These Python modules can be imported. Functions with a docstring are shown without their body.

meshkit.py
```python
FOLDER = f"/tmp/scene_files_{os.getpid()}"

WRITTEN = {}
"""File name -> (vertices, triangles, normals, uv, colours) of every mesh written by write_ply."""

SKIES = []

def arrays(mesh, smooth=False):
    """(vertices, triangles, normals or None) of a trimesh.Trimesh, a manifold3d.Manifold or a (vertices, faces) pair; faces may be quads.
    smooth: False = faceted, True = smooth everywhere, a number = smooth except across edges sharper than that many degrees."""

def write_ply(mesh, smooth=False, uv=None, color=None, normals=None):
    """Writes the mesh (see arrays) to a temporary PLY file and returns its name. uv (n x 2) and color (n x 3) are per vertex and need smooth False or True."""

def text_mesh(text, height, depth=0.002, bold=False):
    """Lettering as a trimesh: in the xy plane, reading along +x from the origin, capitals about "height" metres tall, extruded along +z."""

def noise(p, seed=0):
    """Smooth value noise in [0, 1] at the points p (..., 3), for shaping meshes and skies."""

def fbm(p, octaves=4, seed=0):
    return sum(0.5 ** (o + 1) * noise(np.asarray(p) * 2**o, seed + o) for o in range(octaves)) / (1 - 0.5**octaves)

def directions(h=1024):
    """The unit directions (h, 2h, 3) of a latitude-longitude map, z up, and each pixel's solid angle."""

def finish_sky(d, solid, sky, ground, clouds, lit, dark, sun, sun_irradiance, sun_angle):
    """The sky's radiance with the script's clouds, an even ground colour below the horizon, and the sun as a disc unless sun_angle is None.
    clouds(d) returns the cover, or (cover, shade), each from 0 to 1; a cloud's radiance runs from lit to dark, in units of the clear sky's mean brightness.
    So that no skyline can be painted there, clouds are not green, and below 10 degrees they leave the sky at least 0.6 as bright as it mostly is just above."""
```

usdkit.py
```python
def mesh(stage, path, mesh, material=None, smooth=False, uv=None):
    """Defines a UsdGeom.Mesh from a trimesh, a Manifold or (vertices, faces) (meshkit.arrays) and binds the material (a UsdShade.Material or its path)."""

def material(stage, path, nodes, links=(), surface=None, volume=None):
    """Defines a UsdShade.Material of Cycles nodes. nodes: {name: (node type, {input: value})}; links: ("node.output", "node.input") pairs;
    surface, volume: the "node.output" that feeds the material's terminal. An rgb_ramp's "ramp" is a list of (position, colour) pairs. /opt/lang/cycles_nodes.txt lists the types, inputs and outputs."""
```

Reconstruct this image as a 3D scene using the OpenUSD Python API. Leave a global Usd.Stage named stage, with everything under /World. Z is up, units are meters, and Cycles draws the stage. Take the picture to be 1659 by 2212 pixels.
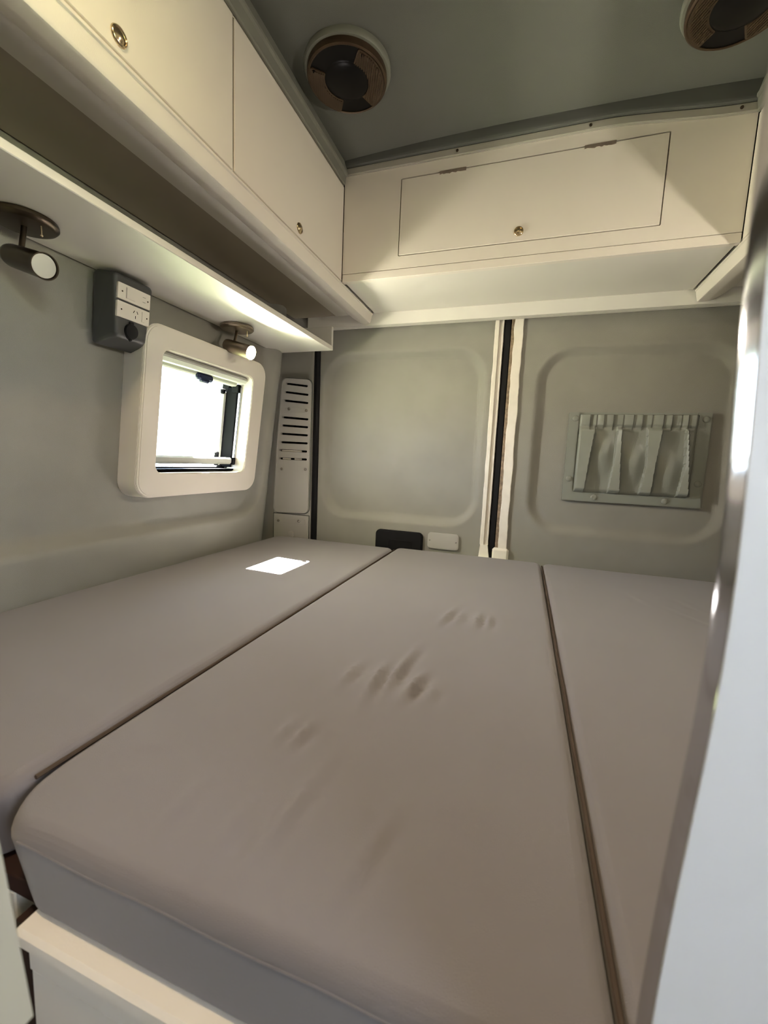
import math
import numpy as np
import trimesh
import manifold3d as m3
from shapely.geometry import Polygon, Point, LineString, box as sbox
from shapely import affinity
import usdkit
import meshkit
from pxr import Usd, UsdGeom, UsdLux, UsdShade, Gf, Vt, Sdf

stage = Usd.Stage.CreateInMemory()
UsdGeom.SetStageUpAxis(stage, UsdGeom.Tokens.z)
UsdGeom.SetStageMetersPerUnit(stage, 1.0)
UsdGeom.Xform.Define(stage, '/World')
UsdGeom.Scope.Define(stage, '/World/Looks')
Z0 = 1.13                       # eye height; all shapes below are written in metres from the eye: x right, y to the rear doors, z up

# ------------------------------------------------------------------ camera
R_ = np.array([[0.9470408030386832, 0.318228878624737, 0.04294296437239148],
               [0.07908144798331036, -0.10152272122078093, -0.9916850617311882],
               [-0.31122313854324685, 0.9425622090266351, -0.12131215994334993]])
cam = UsdGeom.Camera.Define(stage, '/World/camera')
cam.CreateHorizontalApertureAttr(36.0)
cam.CreateVerticalApertureAttr(48.0)
cam.CreateFocalLengthAttr(36.0 * 897.19 / 1659)
cam.CreateFStopAttr(8.0)
cam.CreateFocusDistanceAttr(1.35)
cam.CreateClippingRangeAttr(Gf.Vec2f(0.02, 500))
cam.CreateExposureAttr(0.6)
X, Y, Z = R_[0], -R_[1], -R_[2]
cam.AddTransformOp().Set(Gf.Matrix4d(*X, 0, *Y, 0, *Z, 0, 0, 0, Z0, 1))

# ------------------------------------------------------------------ sky, sun, lamp levels
SKY, SUN, BULB, BULB_R, GALLEY = 1.15, 110.0, 1450.0, 780.0, 190.0
sky_m = usdkit.material(stage, '/World/Looks/sky_look', {
    's': ('sky_texture', {'sky_type': 'multiple_scattering', 'sun_disc': False, 'sun_elevation': 1.05, 'sun_rotation': -1.4}),
    'tc': ('texture_coordinate', {}), 'n': ('noise_texture', {'scale': 2.2, 'detail': 5.0, 'roughness': 0.6}),
    'r': ('rgb_ramp', {'ramp': [(0.35, (0.35, 0.35, 0.35)), (0.65, (0.95, 0.95, 0.95))]}),
    'mx': ('mix_color', {'b': (9.0, 9.1, 9.2), 'use_clamp': False}),
    'b': ('background_shader', {'strength': SKY})},
    [('tc.generated', 'n.vector'), ('n.fac', 'r.fac'), ('r.color', 'mx.fac'), ('s.color', 'mx.a'), ('mx.result', 'b.color')], surface='b.background')
dome = UsdLux.DomeLight.Define(stage, '/World/sky')
UsdShade.MaterialBindingAPI.Apply(dome.GetPrim()).Bind(sky_m)
sun = UsdLux.DistantLight.Define(stage, '/World/sun')
sun.CreateAngleAttr(0.53); sun.CreateNormalizeAttr(True)
sun.CreateIntensityAttr(SUN)
sun.CreateColorAttr(Gf.Vec3f(1.0, 0.93, 0.82))
SD = np.array([0.64, -0.075, -1.0]); SD /= np.linalg.norm(SD)
zz = -SD; xx = np.cross([0, 1, 0], zz); xx /= np.linalg.norm(xx); yy = np.cross(zz, xx)
sun.AddTransformOp().Set(Gf.Matrix4d(*xx, 0, *yy, 0, *zz, 0, 0, 0, 0, 1))

# ------------------------------------------------------------------ materials
def mat(name, col, rough=0.6, var=0.0, vscale=6.0, bump=0.0, bscale=600.0, metal=0.0, sheen=0.0, col2=None, spec=0.5, detail=3.0, emit=None, estr=0.0, stretch=None, coat=0.0):
    nodes = {'p': ('principled_bsdf', {'base_color': col, 'roughness': rough, 'metallic': metal, 'specular_ior_level': spec, 'sheen_weight': sheen, 'sheen_roughness': 0.5, 'coat_weight': coat})}
    links = []
    if emit is not None:
        nodes['p'][1].update({'emission_color': emit, 'emission_strength': estr})
    nodes['g'] = ('geometry', {})
    if var:
        c2 = col2 if col2 is not None else tuple(c * (1 - var) for c in col)
        nodes['n'] = ('noise_texture', {'scale': vscale, 'detail': detail, 'roughness': 0.55})
        nodes['r'] = ('rgb_ramp', {'ramp': [(0.3, c2), (0.7, col)]})
        links += [('g.position', 'n.vector'), ('n.fac', 'r.fac'), ('r.color', 'p.base_color')]
    if bump:
        nodes['bn'] = ('noise_texture', {'scale': bscale, 'detail': 2.0})
        nodes['bu'] = ('bump', {'strength': bump, 'distance': 0.001})
        links += [('bn.fac', 'bu.height'), ('bu.normal', 'p.normal')]
        if stretch:
            nodes['mp'] = ('mapping', {'scale': stretch})
            links += [('g.position', 'mp.vector'), ('mp.vector', 'bn.vector')]
        else:
            links += [('g.position', 'bn.vector')]
    return usdkit.material(stage, '/World/Looks/' + name, nodes, links, surface='p.BSDF')

M = {
    'felt': mat('felt_look', (0.275, 0.266, 0.236), 0.95, 0.10, 5.0, 0.5, 900, sheen=0.15, spec=0.15),
    'ceiling_felt': mat('ceiling_felt_look', (0.135, 0.142, 0.125), 0.95, 0.08, 3.0, 0.4, 900, sheen=0.1, spec=0.15),
    'trim_grey': mat('grey_trim_look', (0.21, 0.215, 0.185), 0.5, 0.05, 8.0, 0.1, 300),
    'cream': mat('cream_laminate_look', (0.82, 0.775, 0.70), 0.42, 0.03, 1.5, 0.12, 500, spec=0.4),
    'white': mat('white_board_look', (0.78, 0.76, 0.70), 0.45, 0.03, 2.0, 0.05, 400, spec=0.4),
    'fabric': mat('cushion_fabric_look', (0.198, 0.182, 0.190), 0.92, 0.05, 3.0, 0.45, 1500, sheen=0.25, spec=0.1),
    'piping': mat('cushion_piping_look', (0.075, 0.055, 0.042), 0.9, 0.1, 40.0, spec=0.1),
    'plastic': mat('ivory_plastic_look', (0.74, 0.69, 0.62), 0.4, 0.02, 3.0, 0.05, 900),
    'grey_plastic': mat('grey_plastic_look', (0.40, 0.39, 0.36), 0.36, 0.04, 5.0, 0.2, 1200),
    'dark_plastic': mat('charcoal_plastic_look', (0.10, 0.10, 0.095), 0.5, 0.1, 10.0, 0.25, 1500),
    'box_plastic': mat('outlet_box_look', (0.045, 0.045, 0.045), 0.45, 0.06, 10.0, 0.15, 1500),
    'trim_light': mat('pale_grey_strip_look', (0.37, 0.36, 0.31), 0.5, 0.05, 8.0),
    'trim_dark': mat('dark_trim_look', (0.10, 0.105, 0.095), 0.7, 0.05, 8.0),
    'black': mat('black_rubber_look', (0.010, 0.010, 0.011), 0.6, 0.2, 20.0, spec=0.15),
    'hole': mat('dark_void_look', (0.006, 0.006, 0.006), 0.9, spec=0.05),
    'navy': mat('navy_latch_look', (0.010, 0.014, 0.04), 0.5, spec=0.2),
    'painted': mat('white_paint_look', (0.80, 0.76, 0.68), 0.4, 0.08, 25.0, 0.2, 80),
    'rust': mat('rusty_edge_look', (0.30, 0.22, 0.15), 0.7, 0.6, 60.0),
    'bronze': mat('bronze_look', (0.085, 0.055, 0.030), 0.42, 0.25, 30.0, metal=0.45),
    'ring': mat('pale_ring_look', (0.20, 0.21, 0.175), 0.45),
    'nickel': mat('brushed_nickel_look', (0.32, 0.27, 0.21), 0.3, 0.1, 30.0, metal=1.0),
    'dark_metal': mat('dark_bronze_metal_look', (0.085, 0.066, 0.047), 0.35, 0.1, 30.0, metal=1.0),
    'brass': mat('brass_latch_look', (0.62, 0.50, 0.33), 0.22, 0.05, 30.0, metal=1.0),
    'steel': mat('steel_screw_look', (0.62, 0.60, 0.55), 0.25, metal=1.0),
    'alu': mat('aluminium_look', (0.62, 0.63, 0.66), 0.09, 0.04, 40.0, metal=1.0),
    'panel': mat('white_panel_look', (0.70, 0.705, 0.72), 0.5, 0.04, 3.0, 0.08, 300),
    'lens': mat('smoked_lens_look', (0.005, 0.005, 0.005), 0.3, spec=0.12),
    'led': mat('frosted_lens_look', (0.62, 0.60, 0.54), 0.35),
    'pocket': mat('pocket_vinyl_look', (0.225, 0.236, 0.205), 0.36, 0.06, 8.0, 0.25, 500, spec=0.45),
    'hinge': mat('hinge_look', (0.26, 0.21, 0.17), 0.5, 0.3, 60.0, metal=0.2),
    'redwood_shade': mat('red_brown_shade_look', (0.030, 0.011, 0.008), 0.6, 0.3, 20.0),  # red-brown board colour, near black so it also serves as shade
    'floor': mat('vinyl_floor_look', (0.30, 0.26, 0.21), 0.45, 0.25, 6.0, 0.1, 200),
    'shell': mat('van_paint_look', (0.75, 0.75, 0.74), 0.3),
    'ground': mat('grass_ground_look', (0.12, 0.13, 0.07), 0.95, 0.3, 1.2, 0.5, 20, col2=(0.07, 0.10, 0.035)),
    'blocker_grey': mat('sun_blocker_look', (0.36, 0.37, 0.38), 0.9, 0.1, 3.0),
    'blind': mat('blind_cassette_look', (0.40, 0.40, 0.37), 0.4),
    'print': mat('grey_print_look', (0.25, 0.24, 0.22), 0.6),
    'taupe': mat('taupe_strip_look', (0.42, 0.37, 0.30), 0.6, 0.04, 4.0),
    'worktop': mat('dark_worktop_look', (0.10, 0.095, 0.09), 0.4, 0.3, 60.0),
    'unit': mat('unit_laminate_look', (0.42, 0.395, 0.31), 0.5, 0.06, 4.0),
    'gasket': mat('window_gasket_look', (0.003, 0.003, 0.004), 0.7, spec=0.05),
    'bulb_right': mat('lit_right_bulb_look', (1, 1, 1), 0.5, emit=(1.0, 0.89, 0.73), estr=BULB_R),
    'bulb': mat('lit_bulb_look', (1, 1, 1), 0.5, emit=(1.0, 0.89, 0.73), estr=BULB),
}
M['pane'] = usdkit.material(stage, '/World/Looks/window_pane_look', {
    't': ('transparent_bsdf', {'color': (0.93, 0.96, 0.97)}),
    'g': ('glossy_bsdf', {'color': (1, 1, 1), 'roughness': 0.02}), 'x': ('mix_closure', {'fac': 0.06})},
    [('t.BSDF', 'x.closure1'), ('g.BSDF', 'x.closure2')], surface='x.closure')

# ------------------------------------------------------------------ scene helpers
USED = {}
BASE = {}

def numbered(parent, name):
    key = (parent, name)
    n = USED.get(key, 0)
    USED[key] = n + 1
    return name if n == 0 else f'{name}_{n:03d}'

def data(prim, label=None, cat=None, group=None, kind=None):
    for k, v in (('label', label), ('category', cat), ('group', group), ('kind', kind)):
        if v:
            prim.SetCustomDataByKey(k, v)
    return prim

def thing(name, label, cat, loc=(0, 0, 0), group=None, kind=None):
    path = '/World/' + numbered('/World', name)
    x = UsdGeom.Xform.Define(stage, path)
    base = np.array([loc[0], loc[1], loc[2] + Z0], float)
    x.AddTranslateOp().Set(Gf.Vec3d(*base))
    BASE[path] = base
    return data(x.GetPrim(), label, cat, group, kind)

def obj(name, mesh, m, parent=None, label=None, cat=None, group=None, kind=None, smooth=32):
    """One Mesh prim. Vertices are given from the eye; they are stored relative to the thing they belong to."""
    pp = '/World' if parent is None else str(parent.GetPath())
    path = pp + '/' + numbered(pp, name)
    v, f, n = meshkit.arrays(mesh, smooth)
    base = np.zeros(3) if parent is None else BASE['/'.join(pp.split('/')[:3])]
    v = v + [0, 0, Z0] - base
    p = usdkit.mesh(stage, path, (v, f), M[m] if isinstance(m, str) else m)
    if n is not None:
        p.CreateNormalsAttr(Vt.Vec3fArray.FromNumpy(n.astype(np.float32)))
        p.SetNormalsInterpolation('vertex')
    return data(p.GetPrim(), label, cat, group, kind)

def struct(name, mesh, m, label, cat, smooth=32):
    return obj(name, mesh, m, None, label, cat, None, 'structure', smooth)

# ------------------------------------------------------------------ mesh helpers
def cat_(*ms):
    return trimesh.util.concatenate(ms)

def hull(points):
    return trimesh.convex.convex_hull(np.asarray(points, float))

def bx(x0, x1, y0, y1, z0, z1, c=0.0015):
    """A box with chamfered edges."""
    c = min(c, 0.49 * min(x1 - x0, y1 - y0, z1 - z0))
    if c <= 0:
        m = trimesh.creation.box((x1 - x0, y1 - y0, z1 - z0)); m.apply_translation(((x0 + x1) / 2, (y0 + y1) / 2, (z0 + z1) / 2)); return m
    p = []
    for a in ((x0, c), (x1, -c)):
        for b in ((y0, c), (y1, -c)):
            for d in ((z0, c), (z1, -c)):
                p += [(a[0], b[0] + b[1], d[0] + d[1]), (a[0] + a[1], b[0], d[0] + d[1]), (a[0] + a[1], b[0] + b[1], d[0])]
    return hull(p)

def extrude(poly, h):
    gs = getattr(poly, 'geoms', [poly])
    return cat_(*[trimesh.creation.extrude_polygon(g, h, engine='earcut') for g in gs])

AX = {'x': np.array([[0, 0, 1, 0], [1, 0, 0, 0], [0, 1, 0, 0], [0, 0, 0, 1.0]]),      # local (a, b, c) -> y=a, z=b, x=c
      'y': np.array([[1, 0, 0, 0], [0, 0, 1, 0], [0, 1, 0, 0], [0, 0, 0, 1.0]]),      # local (a, b, c) -> x=a, z=b, y=c
      'z': np.eye(4)}

def plate(poly, axis, at, thick, bevel=0.0):
    """Extrudes the outline along axis from at to at + thick; axis x: outline in (y, z), y: in (x, z), z: in (x, y). bevel chamfers the rim of the near side (axis minimum for bevel < 0, maximum for > 0)."""
    if bevel:
        b = abs(bevel)
        lo = extrude(poly, thick - b)
        inner = poly.buffer(-b, join_style=1)
        pts = []
        # chamfer ring: a loft between the two outlines made as a thin stack of steps
        steps = 3
        ms = [lo]
        for i in range(1, steps + 1):
            t = i / steps
            q = poly.buffer(-b * (1 - math.sqrt(max(0, 1 - t * t))), join_style=1)
            e = extrude(q, b / steps); e.apply_translation((0, 0, thick - b + b * (i - 1) / steps)); ms.append(e)
        m = cat_(*ms)
        if bevel < 0:
            m.vertices[:, 2] = thick - m.vertices[:, 2]; m.invert()
    else:
        m = extrude(poly, thick)
    m.apply_translation((0, 0, at))
    m.apply_transform(AX[axis])
    if np.linalg.det(AX[axis][:3, :3]) < 0:
        m.invert()
    return m

def rrect(a0, a1, b0, b1, r):
    return sbox(a0 + r, b0 + r, a1 - r, b1 - r).buffer(r, quad_segs=8) if r > 0 else sbox(a0, b0, a1, b1)

def prism(pts, axis, a, b):
    """A profile swept straight along axis from a to b; for y the profile is in (x, z), for x in (y, z)."""
    return plate(Polygon(pts).buffer(0), axis, a, b - a)

def rot_to(d):
    d = np.asarray(d, float) / np.linalg.norm(d)
    return trimesh.geometry.align_vectors([0, 0, 1], d)

def lathe(profile, at, d=(0, 0, 1), sections=48):
    """profile: (radius, height) pairs, outside wall upwards; turned about an axis through at along d."""
    m = trimesh.creation.revolve(np.asarray(profile, float), sections=sections)
    m.apply_transform(rot_to(d)); m.apply_translation(at)
    return m

def tube(path, r, n=8):
    path = np.asarray(path, float)
    ms = []
    t = np.gradient(path, axis=0); t /= np.linalg.norm(t, axis=1, keepdims=True)
    up = np.array([0, 0, 1.0]) if abs(t[0][2]) < 0.9 else np.array([1.0, 0, 0])
    V = []
    for p, d in zip(path, t):
        a = np.cross(d, up); a /= np.linalg.norm(a); b = np.cross(a, d)
        th = np.arange(n) / n * 2 * np.pi
        V.append(p + r * (np.cos(th)[:, None] * a + np.sin(th)[:, None] * b))
    V = np.vstack(V); F = []
    for i in range(len(path) - 1):
        for j in range(n):
            k = (j + 1) % n
            F += [(i * n + j, i * n + k, (i + 1) * n + k), (i * n + j, (i + 1) * n + k, (i + 1) * n + j)]
    V = np.vstack([V, path[0], path[-1]])
    L = len(path) - 1
    for j in range(n):
        k = (j + 1) % n
        F += [(len(V) - 2, k, j), (len(V) - 1, L * n + j, L * n + k)]
    m = trimesh.Trimesh(V, F, process=False)
    m.fix_normals()
    return m

def sheet(us, vs, fn, thick, hole=None):
    """A closed slab over the grid us x vs: fn(U, V) gives the front points (nu, nv, 3); thick is the offset vector to its back. hole(u, v) leaves cells out."""
    us, vs = np.asarray(us), np.asarray(vs)
    U, V = np.meshgrid(us, vs, indexing='ij')
    P = fn(U, V); Q = P + np.asarray(thick, float) if np.ndim(thick) == 1 else thick(U, V)
    nu, nv = len(us), len(vs)
    keep = np.ones((nu - 1, nv - 1), bool)
    if hole is not None:
        cu, cv = np.meshgrid((us[1:] + us[:-1]) / 2, (vs[1:] + vs[:-1]) / 2, indexing='ij')
        keep = ~hole(cu, cv)
    idx = lambda i, j: i * nv + j
    N = nu * nv; F = []
    for i in range(nu - 1):
        for j in range(nv - 1):
            if not keep[i, j]:
                continue
            a, b, c, d = idx(i, j), idx(i + 1, j), idx(i + 1, j + 1), idx(i, j + 1)
            F += [(a, b, c), (a, c, d), (N + a, N + c, N + b), (N + a, N + d, N + c)]
            for (p, q), (di, dj) in (((a, b), (0, -1)), ((b, c), (1, 0)), ((c, d), (0, 1)), ((d, a), (-1, 0))):
                ii, jj = i + di, j + dj
                if ii < 0 or jj < 0 or ii >= nu - 1 or jj >= nv - 1 or not keep[ii, jj]:
                    F += [(p, N + p, N + q), (p, N + q, q)]
    m = trimesh.Trimesh(np.vstack([P.reshape(-1, 3), Q.reshape(-1, 3)]), F, process=False)
    m.remove_unreferenced_vertices()
    if m.volume < 0:
        m.invert()
    return m

def sstep(x, a, b):
    t = np.clip((x - a) / (b - a), 0, 1)
    return t * t * (3 - 2 * t)

def rr_dist(u, v, u0, u1, v0, v1, r):
    """Signed distance to a rounded rectangle (negative inside)."""
    qx = np.abs(u - (u0 + u1) / 2) - (u1 - u0) / 2 + r
    qy = np.abs(v - (v0 + v1) / 2) - (v1 - v0) / 2 + r
    return np.hypot(np.maximum(qx, 0), np.maximum(qy, 0)) + np.minimum(np.maximum(qx, qy), 0) - r

def wx(z, off=0.0):
    """x of the leaning left wall at height z, off metres into the room."""
    return -1.15 + 0.12 * (np.maximum(z, -1.13) + 0.38) + off

def on_wall(mesh):
    """Shears a mesh written with x = distance into the room onto the leaning left wall."""
    mesh = mesh.copy()
    mesh.vertices[:, 0] += wx(mesh.vertices[:, 2])
    return mesh

def screw(at, d, r=0.0042, h=0.003):
    d = np.asarray(d, float); d /= np.linalg.norm(d)
    return lathe([(0, -0.002), (r, -0.002), (r, h * 0.25), (r * 0.8, h * 0.8), (r * 0.45, h), (r * 0.3, h * 0.7), (0, h * 0.7)], at, d, 16)

def ls(a, b, step):
    return np.linspace(a, b, max(2, int(round((b - a) / step)) + 1))

FL, CEIL = -1.13, 1.0

# ------------------------------------------------------------------ large structure: shell of the van
struct('floor', bx(-1.2, 1.0, -2.6, 1.84, FL - 0.04, FL), 'floor', 'brown vinyl floor of the van, mostly hidden under the bed', 'floor')
obj('ground', bx(-40, 40, -40, 40, FL - 0.75, FL - 0.6, 0), 'ground', None, 'gravel and grass ground outside the van', 'ground', None, 'structure', smooth=False)

# left wall: grey felt lining, recessed flat around the window, fuller below and towards the rear corner
def wall_l(Yv, Zv):
    d = rr_dist(Yv, Zv, -1.2, 1.560, -0.240, 0.75, 0.11)
    off = -0.024 + 0.044 * sstep(d, -0.012, 0.026)
    off = off - 0.018 * sstep(Zv, -0.27, -0.40) * 0
    off = off - 0.092 * sstep(Yv, 1.60, 1.77)
    return np.stack([wx(Zv, off), Yv, Zv], -1)
WIN = (0.975, 1.415, -0.075, 0.307)      # opening: y0, y1, z0, z1
ys = np.unique(np.r_[ls(-2.6, 0.3, 0.1), ls(0.3, 0.975, 0.025), ls(0.975, 1.415, 0.02), ls(1.415, 1.78, 0.01)])
zs = np.unique(np.r_[ls(FL, -0.4, 0.08), ls(-0.4, -0.075, 0.012), ls(-0.075, 0.307, 0.02), ls(0.307, CEIL + 0.03, 0.03)])
struct('wall_left', sheet(ys, zs, wall_l, (-0.075, 0, 0), lambda y, z: (y > WIN[0]) & (y < WIN[1]) & (z > WIN[2]) & (z < WIN[3])),
       'felt', 'grey felt-lined left side wall with the window in it', 'wall')

# right wall (mostly hidden by the partition) with the open sliding doorway ahead of the bed
def wall_r(Yv, Zv):
    d = rr_dist(Yv, Zv, 0.5, 1.60, -0.235, 0.75, 0.12)
    return np.stack([0.95 - 0.12 * (Zv + 0.38) + 0.014 - 0.030 * sstep(d, -0.02, 0.045) - 0.05 * sstep(Yv, 1.665, 1.76) ** 2, Yv, Zv], -1)
struct('wall_right', sheet(np.unique(np.r_[ls(-2.6, -1.3, 0.26), ls(-1.3, 0.1, 0.05), ls(0.1, 1.78, 0.04)]), ls(FL, CEIL + 0.03, 0.054), wall_r, (0.06, 0, 0),
                           lambda y, z: (y > -0.56) & (y < -0.03) & (z < 0.62) & (z > -0.02)),
       'felt', 'grey felt-lined right side wall behind the partition', 'wall')

# rear: corner pillars and header round the two doors
rear = cat_(bx(-1.24, -0.958, 1.765, 1.86, FL, CEIL + 0.03), bx(0.745, 1.06, 1.765, 1.86, FL, CEIL + 0.03), bx(-0.958, 0.745, 1.80, 1.86, 0.70, CEIL + 0.03))
struct('wall_back', rear, 'felt', 'grey lined rear frame round the two back doors', 'wall')
front = bx(-1.3, 1.1, -2.66, -2.6, FL, CEIL + 0.03)
struct('wall_front', front, 'felt', 'felt-lined bulkhead at the front end of the living space', 'wall')

def ceil_fn(Xv, Yv):
    return np.stack([Xv, Yv, 1.004 + 0.018 * (1 - ((Xv + 0.09) / 0.62) ** 2) - 0 * Yv], -1)
struct('ceiling', sheet(ls(-1.15, 0.97, 0.04), ls(-2.6, 1.84, 0.12), ceil_fn, (0, 0, 0.05)), 'ceiling_felt', 'grey-green felt-lined ceiling, slightly crowned', 'ceiling')

# coving between the cabinets and the ceiling
def coving(side, x0, y0, y1):
    s = side
    p = [(x0, 0.936), (x0 + s * 0.006, 0.936), (x0 + s * 0.009, 0.939), (x0 + s * 0.012, 0.962), (x0 + s * 0.017, 0.966), (x0 + s * 0.018, 0.971), (x0 + s * 0.015, 0.975), (x0 + s * 0.006, 1.0095), (x0, 1.0095)]
    return prism(p, 'y', y0, y1)
trims = []
for nm, s, x0, lab in (('trim', 1, -0.668, 'grey plastic coving along the ceiling over the left cabinets'), ('trim', -1, 0.505, 'grey plastic coving along the ceiling over the right cabinet')):
    t = thing('trim_1' if s > 0 else 'trim_2', lab, 'trim', (x0, 0.5, 0.936), kind='structure')
    obj('coving', coving(s, x0, -1.2 if s > 0 else 0.27, 1.418), 'trim_grey', t)
    if s < 0:
        obj('screw', screw((x0 - 0.011, 1.36, 0.951), (-1, 0, -0.1)), 'dark_metal', t)
t = thing('trim_3', 'grey coving with screws across the ceiling over the rear cabinet', 'trim', (-0.08, 1.42, 0.96), kind='structure')
xs = ls(-0.668, 0.505, 0.03)
def arch(x):
    return -0.028 * sstep(x, 0.12, 0.50) ** 1.0
V, F = [], []
def run_along(prof):
    V, F = [], []
    for x in xs:
        V += [(x, p[0], p[1] + (arch(x) if p[1] < 1.01 else 0)) for p in prof]
    n = len(prof)
    for i in range(len(xs) - 1):
        for j in range(n):
            k = (j + 1) % n
            F += [(i * n + j, i * n + k, (i + 1) * n + k), (i * n + j, (i + 1) * n + k, (i + 1) * n + j)]
    for j in range(1, n - 1):
        F += [(0, j + 1, j), ((len(xs) - 1) * n, (len(xs) - 1) * n + j, (len(xs) - 1) * n + j + 1)]
    m = trimesh.Trimesh(V, F, process=False); m.fix_normals()
    return m
obj('strip', run_along([(1.431, 0.968), (1.423, 0.968), (1.421, 0.970), (1.419, 0.986), (1.421, 0.988), (1.431, 0.988)]), 'trim_light', t)
obj('gasket', run_along([(1.431, 0.9885), (1.419, 0.9885), (1.413, 0.992), (1.410, 0.999), (1.410, 1.03), (1.431, 1.03)]), 'trim_dark', t, 'dark rounded band under the ceiling')  # upper part of the coving, coloured darker than the strip
for x in (-0.278, 0.103, 0.462):
    obj('screw', screw((x, 1.4200, 0.979 + arch(x)), (0, -1, -0.1)), 'dark_metal', t)

# ------------------------------------------------------------------ rear doors
def door_mesh(x0, x1, c, deep=0.030):
    def fn(Xv, Zv):
        d = rr_dist(Xv, Zv, *c, 0.12)
        rec = deep * sstep(-d, -0.012, 0.024)
        lip = -0.0012 * np.exp(-((d - 0.012) / 0.016) ** 2)
        return np.stack([Xv, 1.800 + rec + lip, Zv], -1)
    return sheet(ls(x0, x1, 0.010), np.unique(np.r_[ls(FL, -0.42, 0.1), ls(-0.42, 0.70, 0.010)]), fn, lambda U, V: np.stack([U, np.full_like(U, 1.85), V], -1))

def edge_strip(xl, xr, y0, y1, z0, z1, seed, wl=0.0, wr=0.0, step=0.02, m='painted'):
    zs_ = ls(z0, z1, step)
    def ed(z, w, s):
        return w * (meshkit.fbm(np.stack([z * 22, z * 0 + s, z * 0], -1), 3, s) - 0.5)
    V, F = [], []
    for z in zs_:
        za = np.array([z])
        a, b = xl + ed(za, wl, seed)[0], xr + ed(za, wr, seed + 7)[0]
        V += [(a, y1, z), (a, y0 + 0.002, z), (a + 0.002, y0, z), (b - 0.002, y0, z), (b, y0 + 0.002, z), (b, y1, z)]
    n = 6
    for i in range(len(zs_) - 1):
        for j in range(n):
            k = (j + 1) % n
            F += [(i * n + j, i * n + k, (i + 1) * n + k), (i * n + j, (i + 1) * n + k, (i + 1) * n + j)]
    for j in range(1, n - 1):
        F += [(0, j + 1, j), ((len(zs_) - 1) * n, (len(zs_) - 1) * n + j, (len(zs_) - 1) * n + j + 1)]
    mm = trimesh.Trimesh(V, F, process=False); mm.fix_normals()
    return mm

d1 = thing('door_1', 'left rear door lined in grey felt, with black grab handle and cover plate', 'door', (-0.54, 1.8, FL), kind='structure')
obj('lining', door_mesh(-0.937, -0.155, (-0.905, -0.185, -0.262, 0.470)), 'felt', d1)
e = cat_(edge_strip(-0.155, -0.138, 1.792, 1.845, -0.335, 0.68, 3, 0.004, 0.0), edge_strip(-0.138, -0.121, 1.800, 1.845, -0.335, 0.68, 5, 0.0, 0.002),
         hull([(-0.158, 1.788, -0.40), (-0.158, 1.84, -0.40), (-0.112, 1.788, -0.40), (-0.112, 1.84, -0.40), (-0.153, 1.790, -0.335), (-0.153, 1.84, -0.335), (-0.122, 1.790, -0.335), (-0.122, 1.84, -0.335)]))
obj('door_edge', e, 'painted', d1, 'white painted metal edge of the door')
h = thing  # keep name free
hp = plate(rrect(-0.627, -0.404, -0.42, -0.311, 0.022), 'y', 1.786, 0.02, -0.006)
hh = obj('grab_handle', hp, 'black', d1, 'black moulded grab handle')
obj('recess', plate(rrect(-0.565, -0.455, -0.42, -0.352, 0.006).difference(rrect(-0.560, -0.460, -0.43, -0.357, 0.005)), 'y', 1.783, 0.006), 'black', hh)
cp = obj('cover_plate', plate(rrect(-0.382, -0.244, -0.375, -0.304, 0.014), 'y', 1.789, 0.014, -0.004), 'grey_plastic', d1, 'small grey cover plate')
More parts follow.
